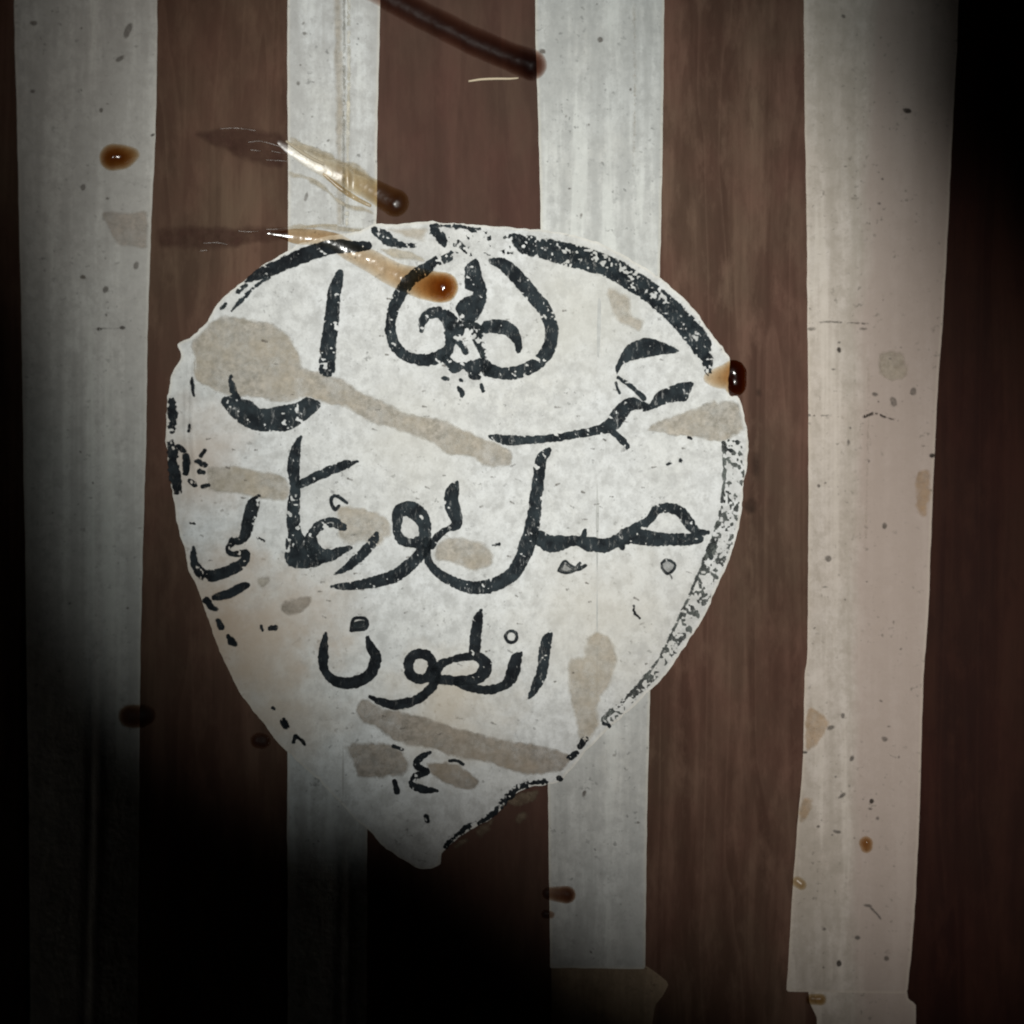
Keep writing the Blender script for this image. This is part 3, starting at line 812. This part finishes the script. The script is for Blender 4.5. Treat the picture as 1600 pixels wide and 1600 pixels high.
# ------------------------------------------------------------------ marks on the strips
def speck(par, x, y, rx, ry, rot=0, mat=None, rag=2.0, seed=0):
    R = max(rx, ry) + 6
    X, Y = make_grid(x - R, x + R, y - R, y + R, 1.5)
    c, s = math.cos(rot), math.sin(rot)
    U = (X - x) * c + (Y - y) * s; V = -(X - x) * s + (Y - y) * c
    F = (1 - np.sqrt((U / rx) ** 2 + (V / ry) ** 2)) * min(rx, ry) + (fnoise(X, Y, 8, seed + 5) - 0.5) * 2 * rag
    F = np.minimum(F, R - 2 - np.hypot(X - x, Y - y))
    return sheet("speck", X, Y, F, lambda a, b: strip_off(a, b) + 0.00004, mat or M_SPECK, par)
def line_mark(par, pts, mat=None, rag=1.2, seed=0):
    return ink("crack_and_shade_line", [pts], [], par, mat or M_SPECK, lambda a, b: strip_off(a, b) + 0.00004, 1.4, 0.3, rag, seed)  # real cracks, and the painted shading along the joint ridge
sp = [(s1, 187, 92, 10, 5, -0.5, 0), (s1, 213, 415, 5, 8, 0.2, 0), (s1, 130, 433, 6, 5, 0, 0), (s1, 165, 452, 5, 7, 0.3, 0), (s1, 184, 411, 6, 2.5, -0.4, 0),
      (s1, 156, 514, 6, 4, 0, 1), (s1, 192, 512, 6, 3.5, 0, 1), (s1, 174, 513, 16, 1.8, 0, 0), (s1, 200, 48, 6, 14, 0.4, 0), (s1, 53, 36, 7, 5, 0, 0), (s1, 238, 211, 5, 3, -0.4, 1),
      (s1, 130, 292, 5, 6, 0, 0), (s1, 158, 172, 4, 5, 0, 0), (s1, 51, 143, 5, 4, 0, 0), (s1, 168, 310, 4, 3, 0, 0), (s1, 215, 825, 8, 2, 0, 0), (s1, 200, 950, 4, 3, 0, 0),
      (s2, 478, 308, 4, 9, 0.25, 0), (s2, 476, 52, 5, 4, 0, 0), (s2, 466, 130, 4, 5, 0, 0), (s2, 488, 182, 4, 3, 0, 0), (s2, 560, 60, 3, 4, 0, 0),
      (s3, 938, 62, 5, 6, 0, 0), (s3, 908, 336, 3, 6, 0.2, 0), (s3, 920, 195, 3, 3, 0, 0), (s3, 985, 140, 3, 4, 0, 0), (s3, 913, 1240, 4, 7, 0.2, 0), (s3, 997, 1285, 4, 3, 0, 0), (s3, 848, 80, 7, 5, 0.3, 0), (s3, 960, 1180, 4, 3, 0, 0),
      (s4, 1417, 173, 9, 4.5, 0.15, 1), (s4, 1318, 25, 4, 4, 0, 0), (s4, 1321, 260, 5, 3, 0, 0), (s4, 1311, 535, 5, 3, 0, 0), (s4, 1311, 547, 4, 5, 0, 1), (s4, 1302, 577, 5, 3, 0, 0),
      (s4, 1349, 514, 9, 3, 0, 0), (s4, 1268, 514, 9, 4, 0, 0), (s4, 1374, 318, 4, 3, 0, 0), (s4, 1367, 616, 6, 4, 0.3, 0), (s4, 1396, 628, 6, 9, -0.4, 0), (s4, 1427, 612, 6, 8, 0.2, 0),
      (s4, 1326, 690, 3, 7, 0, 0), (s4, 1279, 759, 4, 4, 0, 0), (s4, 1294, 873, 7, 6, 0, 0), (s4, 1290, 917, 8, 2.5, 0, 0), (s4, 1443, 697, 6, 2, 0, 0), (s4, 1456, 712, 6, 4, 0, 1),
      (s4, 1382, 822, 5, 6, 0, 0), (s4, 1298, 1137, 8, 5, -0.5, 0), (s4, 1383, 1155, 6, 5, 0.3, 0), (s4, 1389, 1135, 5, 3, 0, 0), (s4, 1258, 1176, 5, 3, 0, 1), (s4, 1316, 1243, 9, 4, -0.7, 0),
      (s4, 1362, 1252, 5, 5, 0, 1), (s4, 1360, 1264, 5, 3, 0, 0), (s4, 1371, 1279, 4, 4, 0, 0), (s4, 1278, 1292, 4, 3, 0, 1), (s4, 1308, 1300, 9, 4, 0.2, 0), (s4, 1356, 1415, 9, 3, 0.15, 0),
      (s4, 1288, 1452, 4, 4, 0, 0), (s4, 1311, 1506, 5, 6, 0, 1), (s4, 1287, 1512, 3, 3, 0, 0), (s4, 1385, 1498, 5, 5, 0, 0), (s4, 1340, 1465, 5, 4, 0, 0), (s4, 1317, 1118, 4, 5, 0, 0), (s4, 1331, 1185, 4, 7, 0.3, 0)]
for k, (par, x, y, rx, ry, rot, dk) in enumerate(sp):
    speck(par, x, y, rx, ry, rot, M_SPECKDARK if dk else M_SPECK, 1.6, k * 3)
for k in range(75):
    par, xa, xb = rs.choice([(s1, 60, 215, ), (s2, 462, 575), (s3, 860, 1005), (s4, 1272, 1420), (s4, 1272, 1420)])
    y = rs.uniform(5, 1490)
    if par is s1 and y > 950: continue
    r = rs.uniform(1.6, 2.8)
    speck(par, rs.uniform(xa, xb), y, r * rs.uniform(1, 1.8), r, rs.uniform(0, 3), M_SPECK, 0.9, k)
line_mark(s4, [(1264, 648, 4), (1280, 650, 3), (1300, 648, 3)], seed=3)
line_mark(s4, [(1350, 651, 4), (1368, 646, 4), (1384, 652, 3), (1402, 657, 3)], M_SPECKDARK, seed=6)
line_mark(s4, [(1264, 505, 2.5), (1300, 503, 2.5), (1356, 506, 2.5)], seed=9)
line_mark(s4, [(1360, 1418, 3), (1370, 1428, 2.5), (1376, 1436, 2)], seed=11)
line_mark(s4, [(1266, 260, 2.5), (1300, 263, 3), (1330, 258, 2.5)], M_STAINPALE, seed=12)
line_mark(s4, [(1356, 560, 5), (1357, 640, 4), (1355, 720, 4), (1353, 840, 4)], M_STAINPALE, seed=14, rag=2)
line_mark(s3, [(991, 10, 6), (992, 120, 4), (990, 260, 3)], M_STAINPALE, seed=15, rag=3)
so = lambda a, b: strip_off(a, b) + 0.00003
stain([(1259, 1108), (1284, 1112), (1298, 1128), (1290, 1150), (1272, 1166), (1258, 1168)], M_AMBERSTAIN, 71, 5, s4, so)
stain([(1250, 1246), (1268, 1244), (1274, 1262), (1262, 1280), (1249, 1284)], M_AMBERSTAIN, 72, 5, s4, so)
stain([(1432, 740), (1456, 738), (1452, 800), (1440, 812), (1428, 790)], M_AMBERSTAIN, 73, 5, s4, so)
stain([(1372, 552), (1412, 548), (1420, 584), (1400, 596), (1376, 588)], M_STAINPALE, 74, 5, s4, so)
stain([(518, -60), (536, -60), (537, 340), (524, 342), (522, 160)], M_STAINPALE, 76, 3, s2, so)  # tan band along the joint ridge, its shade put into the colour
line_mark(s2, [(537, -60, 4), (538, 100, 4), (537, 240, 4), (536, 350, 4)], film_mat("painted_ridge_shade", (0.36, 0.35, 0.31), 0.7, 0.6, 2.5), seed=17)  # shaded side of the joint ridge, painted as a grey line
line_mark(s2, [(545, -60, 6), (545, 120, 5), (543, 240, 5), (542, 350, 5)], film_mat("painted_ridge_light", (0.76, 0.74, 0.66), 0.9, 0.6, 2.5), seed=18)  # lit side of the same ridge, painted as a pale line

# ------------------------------------------------------------------ dried glue
def glue(name, pts, base, mat, label_=None, cat="glue drip", parent=None, cell=1.8, rough=0.12, seed=0, taper_noise=1.5, group="dried glue drips"):
    """bead of glue: union of flattened balls along a path (x, y, radius, flatness)"""
    sm = catmull(pts, 2.0)
    xs, yy, rr = sm[:, 0], sm[:, 1], sm[:, 2]
    X, Y = make_grid((xs - rr).min() - 5, (xs + rr).max() + 5, (yy - rr).min() - 5, (yy + rr).max() + 5, cell)
    wob = (fnoise(X, Y, 24, seed + 80) - 0.5) * 2 * taper_noise
    F = np.full(X.shape, -1e3)
    for (x, y, r, k) in sm:
        F = np.maximum(F, r - np.hypot(X - x, Y - y))
    F = F + wob
    V, faces, val = march(X, Y, F)
    h = np.zeros(len(V))
    w = (fnoise(V[:, 0], V[:, 1], 24, seed + 80) - 0.5) * 2 * taper_noise
    for (x, y, r, k) in sm:
        rw = np.maximum(r + w, 0.5)
        q = np.clip(1 - ((V[:, 0] - x) ** 2 + (V[:, 1] - y) ** 2) / rw ** 2, 0, 1)
        h = np.maximum(h, k * rw * q ** 0.85)
    h = h * (1 + rough * 2 * (fnoise(V[:, 0], V[:, 1], 16, seed + 90) - 0.5)) * PX
    b = base(V[:, 0], V[:, 1]) if callable(base) else base
    top = P(V[:, 0], V[:, 1], b + h + 0.00002)
    bot = P(V[:, 0], V[:, 1], -0.0006)
    n = len(V)
    cnt = {}
    for f in faces:
        for a, c in zip(f, f[1:] + f[:1]):
            cnt[(a, c)] = 1
    allf = [list(f) for f in faces] + [[n + v for v in reversed(f)] for f in faces]
    extra = []; ids = {}                       # the rim keeps its own vertices so that the dome shades cleanly
    for (a, c) in cnt:
        if (c, a) not in cnt:
            for v in (a, c):
                if v not in ids:
                    ids[v] = 2 * n + len(extra)
                    extra += [top[v], bot[v]]
            allf.append([ids[c], ids[a], ids[a] + 1, ids[c] + 1])
    o = link_mesh(name, np.concatenate([top, bot, np.array(extra)]), allf, mat, parent)
    if parent is None:
        tag(o, label_, cat, group)
    return o

B_S = lambda a, b: strip_off(a, b)
B_L = lambda a, b: label_off(a, b) + Z_INK
B_W = 0.0
glue("glue_drip", [(540, -40, 22, .5), (606, -6, 23, .55), (676, 32, 23, .6), (745, 66, 23, .65), (798, 89, 24, .75), (831, 101, 25, .95)], B_W, M_GLUEBROWN,
     "long dark brown glue run at the top, ending in a glossy bulb", seed=1, rough=0.04)
d2 = glue("glue_drip", [(436, 222, 3, .1), (452, 230, 9, .1), (472, 241, 14, .12), (500, 255, 18, .14), (540, 276, 20, .2), (575, 293, 18, .32), (600, 307, 20, .4), (617, 317, 22, .5)], B_S, M_GLUETHIN,
          "amber glue run crossing the narrow white strip above the label", seed=2)
for k, s in enumerate(([(448, 221, 2.2, .9), (478, 242, 2.6, .9), (505, 256, 2.2, .9)], [(506, 272, 2.4, .5), (520, 284, 3.6, .5), (540, 300, 4.4, .45), (560, 312, 3.6, .5), (578, 321, 2.4, .5)],
                       [(344, 201, 1.8, .8), (370, 200, 2, .8), (400, 204, 1.6, .8)], [(388, 222, 1.6, .8), (410, 221, 2, .8), (448, 232, 1.8, .8)],
                       [(392, 234, 2, .8), (408, 236, 1.6, .8)], [(416, 250, 2, .8), (440, 251, 2.4, .8), (460, 253, 2, .8)], [(424, 236, 2, .8), (446, 240, 1.6, .8)])):
    glue("glue_ridge", s, (lambda a, b: strip_off(a, b) + 0.0003) if k < 2 else B_W, M_RIDGE if k == 0 else M_GLUETHIN, parent=d2, cell=1.2, seed=20 + k, taper_noise=0.8)
d3 = glue("glue_drip", [(420, 364, 2, .1), (444, 367, 7, .14), (462, 369, 12, .16), (490, 371, 13, .18), (520, 377, 14, .18), (550, 394, 16, .18), (585, 411, 18, .18), (620, 430, 20, .22), (648, 440, 23, .28), (672, 446, 24, .55), (692, 449, 24, .85)], B_L, M_GLUE,
          "amber glue run over the label's top ornament, ending in a shiny bead", seed=3)
for k, s in enumerate(([(372, 361, 1.8, .8), (390, 362, 2.6, .9), (404, 361, 2, .8)], [(416, 358, 1.6, .8), (432, 358, 2.4, .9), (448, 356, 1.6, .8)], [(318, 380, 1.6, .7), (340, 379, 2.2, .8), (356, 382, 1.6, .7)],
                       [(470, 356, 2, .8), (500, 352, 2.6, .8), (525, 352, 2, .8)], [(312, 392, 1.5, .7), (324, 391, 1.8, .7)])):
    glue("glue_ridge", s, B_W if k != 3 else B_S, M_GLUETHIN, parent=d3, cell=1.2, seed=40 + k, taper_noise=0.8)
glue("glue_drop", [(176, 246, 21, .9), (192, 245, 19, .8), (206, 242, 12, .6), (213, 241, 6, .4)], B_S, M_GLUE,
     "round amber glue drop on the grey strip at the left edge", "glue drop", seed=4, group="dried glue drops")
X, Y = make_grid(140, 245, 320, 400, 2.5)
F = np.minimum(poly_f(X, Y, [(159, 331), (200, 331), (233, 332), (232, 386), (205, 388), (182, 384), (168, 358)]), 232 - X) + (fnoise(X, Y, 20, 5) - 0.5) * 5
pt = sheet("glue_patch", X, Y, F, lambda a, b: strip_off(a, b) + 0.00006, film_mat("dried_glue_film", (0.36, 0.31, 0.26), 0.7, 0.35), None, 0.0001)
tag(pt, "thin brownish dried glue patch on the grey strip below its amber drop", "glue patch")
glue("glue_drip", [(1108, 590, 9, .25), (1122, 590, 16, .3), (1138, 588, 20, .4), (1147, 582, 19, .5), (1149, 600, 18, .5)], B_L, M_GLUE,
     "glossy dark glue drop at the label's right corner, half on the wood", seed=6)
glue("glue_drop", [(856, 1396, 9, .5), (868, 1397, 12, .6), (886, 1398, 14, .8)], B_S, M_GLUEDARK,
     "dark glue drop on the white strip's left edge below the label", "glue drop", seed=7, group="dried glue drops")
glue("glue_drop", [(852, 1428, 7, .6), (861, 1429, 6, .6)], B_S, M_GLUEDARK,
     "tiny dark glue speck just under the drop on the white strip below the label", "glue drop", seed=8, group="dried glue drops")
glue("glue_drop", [(203, 1119, 19, .6), (216, 1119, 19, .6), (228, 1118, 15, .5)], B_S, M_GLUEDARK,
     "dark glue drop on the right edge of the left grey strip, in shadow", "glue drop", seed=9, group="dried glue drops")
glue("glue_drop", [(404, 1157, 13, .6), (412, 1158, 12, .6)], B_W, M_GLUEDARK,
     "small dark glue drop on brown wood beside the label's lower left edge", "glue drop", seed=10, group="dried glue drops")
glue("glue_drop", [(1353, 1318, 11, .9), (1354, 1324, 10, .9)], B_S, M_GLUE,
     "small round brown glue drop on the lower part of the right beige strip", "glue drop", seed=11, group="dried glue drops")
glue("glue_drop", [(1246, 1378, 9, .5), (1252, 1382, 9, .6)], B_S, M_GLUETHIN,
     "small clear glue drop at the left edge of the beige strip, low down", "glue drop", seed=12, group="dried glue drops")
glue("glue_drop", [(1268, 1561, 8, .7), (1282, 1562, 9, .8)], B_S, M_GLUETHIN,
     "small glossy glue drop at the cut lower end of the right beige strip", "glue drop", seed=13, group="dried glue drops")
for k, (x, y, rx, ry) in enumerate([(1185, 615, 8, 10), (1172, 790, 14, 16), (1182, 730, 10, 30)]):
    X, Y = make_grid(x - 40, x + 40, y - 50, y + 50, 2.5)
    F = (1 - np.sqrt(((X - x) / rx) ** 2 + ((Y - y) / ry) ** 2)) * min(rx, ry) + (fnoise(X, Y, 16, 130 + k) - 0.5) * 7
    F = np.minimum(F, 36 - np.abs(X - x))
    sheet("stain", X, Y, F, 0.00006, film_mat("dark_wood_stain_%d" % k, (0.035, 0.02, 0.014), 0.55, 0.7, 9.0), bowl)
# dull skins of glue spread beside the two runs
def skin(par, poly, seed, off, mat=None):
    X, Y = make_grid(min(p[0] for p in poly) - 8, max(p[0] for p in poly) + 8, min(p[1] for p in poly) - 8, max(p[1] for p in poly) + 8, 2.0)
    F = poly_f(X, Y, poly) + (fnoise(X, Y, 16, seed) - 0.5) * 8
    sheet("glue_skin", X, Y, F, off, mat or M_SKIN, par)
M_SKIN = film_mat("dull_glue_skin", (0.47, 0.42, 0.32), 0.85, 0.35, 5.0)
skin(d2, [(452, 212), (480, 224), (520, 238), (528, 250), (556, 254), (582, 276), (584, 288), (540, 262), (500, 246), (460, 232)], 141, lambda a, b: strip_off(a, b) + 0.00005)
skin(d2, [(452, 268), (490, 276), (520, 300), (540, 316), (570, 322), (584, 334), (560, 330), (530, 320), (508, 300), (480, 284), (456, 278)], 142, lambda a, b: strip_off(a, b) + 0.00005)
skin(d3, [(453, 352), (500, 348), (530, 352), (566, 356), (584, 358), (580, 366), (540, 364), (500, 360), (454, 360)], 143, lambda a, b: strip_off(a, b) + 0.00005)
skin(d3, [(592, 388), (630, 388), (652, 396), (664, 408), (640, 408), (612, 402)], 144, at_label(Z_INK + 0.00003))

M_SMEAR = film_mat("thin_brown_glue_smear", (0.062, 0.030, 0.025), 0.55, 0.9, 12.0, 0.03)
skin(d2, [(300, 206), (350, 196), (410, 200), (446, 210), (446, 262), (410, 262), (372, 250), (320, 226)], 145, 0.00005, M_SMEAR)
skin(d3, [(246, 352), (300, 350), (370, 352), (446, 352), (446, 378), (400, 384), (330, 396), (270, 392), (244, 384)], 146, 0.00005, M_SMEAR)

# pale splinter beside the long glue run
V = [(732, 127, 1.6), (752, 124, 2.0), (775, 123, 2.0), (796, 123, 1.8), (810, 122, 1.2)]
sm = catmull(V, 4)
co = []; fc = []
for i, (x, y, r) in enumerate(sm):
    c = P(np.array([x]), np.array([y]), 0.00035)[0]
    for k in range(6):
        a = k * math.pi / 3
        co.append((c[0], c[1] + r * PX * math.cos(a), c[2] + r * PX * math.sin(a)))
    if i:
        for k in range(6):
            p, q = (i - 1) * 6, i * 6
            fc.append([p + k, p + (k + 1) % 6, q + (k + 1) % 6, q + k])
n = len(sm)
fc.append(list(range(6))); fc.append([(n - 1) * 6 + k for k in reversed(range(6))])
tag(link_mesh("wood_splinter", co, fc, M_FIBRE), "thin pale splinter lying on brown wood under the long dark glue run", "splinter")

# flakes of torn paper left on the wood along the label's torn lower right edge
for k, p in enumerate(([(790, 1252), (812, 1236), (842, 1232), (836, 1250), (812, 1262)], [(740, 1296), (758, 1284), (772, 1280), (766, 1300), (748, 1310)],
                       [(708, 1322), (726, 1308), (734, 1312), (718, 1328)], [(806, 1272), (826, 1264), (822, 1282), (808, 1288)])):
    X, Y = make_grid(min(q[0] for q in p) - 6, max(q[0] for q in p) + 6, min(q[1] for q in p) - 6, max(q[1] for q in p) + 6, 2.0)
    F = poly_f(X, Y, p) + (fnoise(X, Y, 10, 95 + k) - 0.5) * 9
    o = sheet("paper_flake", X, Y, F, 0.0002, M_RESIDUE, None, 0.00015)
    tag(o, ["brown paper flake on the wood by the label's torn lower edge, nearest the white strip",
            "brown paper flake on the wood by the label's torn lower edge, middle one",
            "brown paper flake on the wood closest to the label's bottom tip",
            "small paper flake on dark wood, apart from the torn label edge"][k], "paper flake", "paper flakes under the label")

for o in bpy.data.objects:
    if "_o" in o:
        del o["_o"]
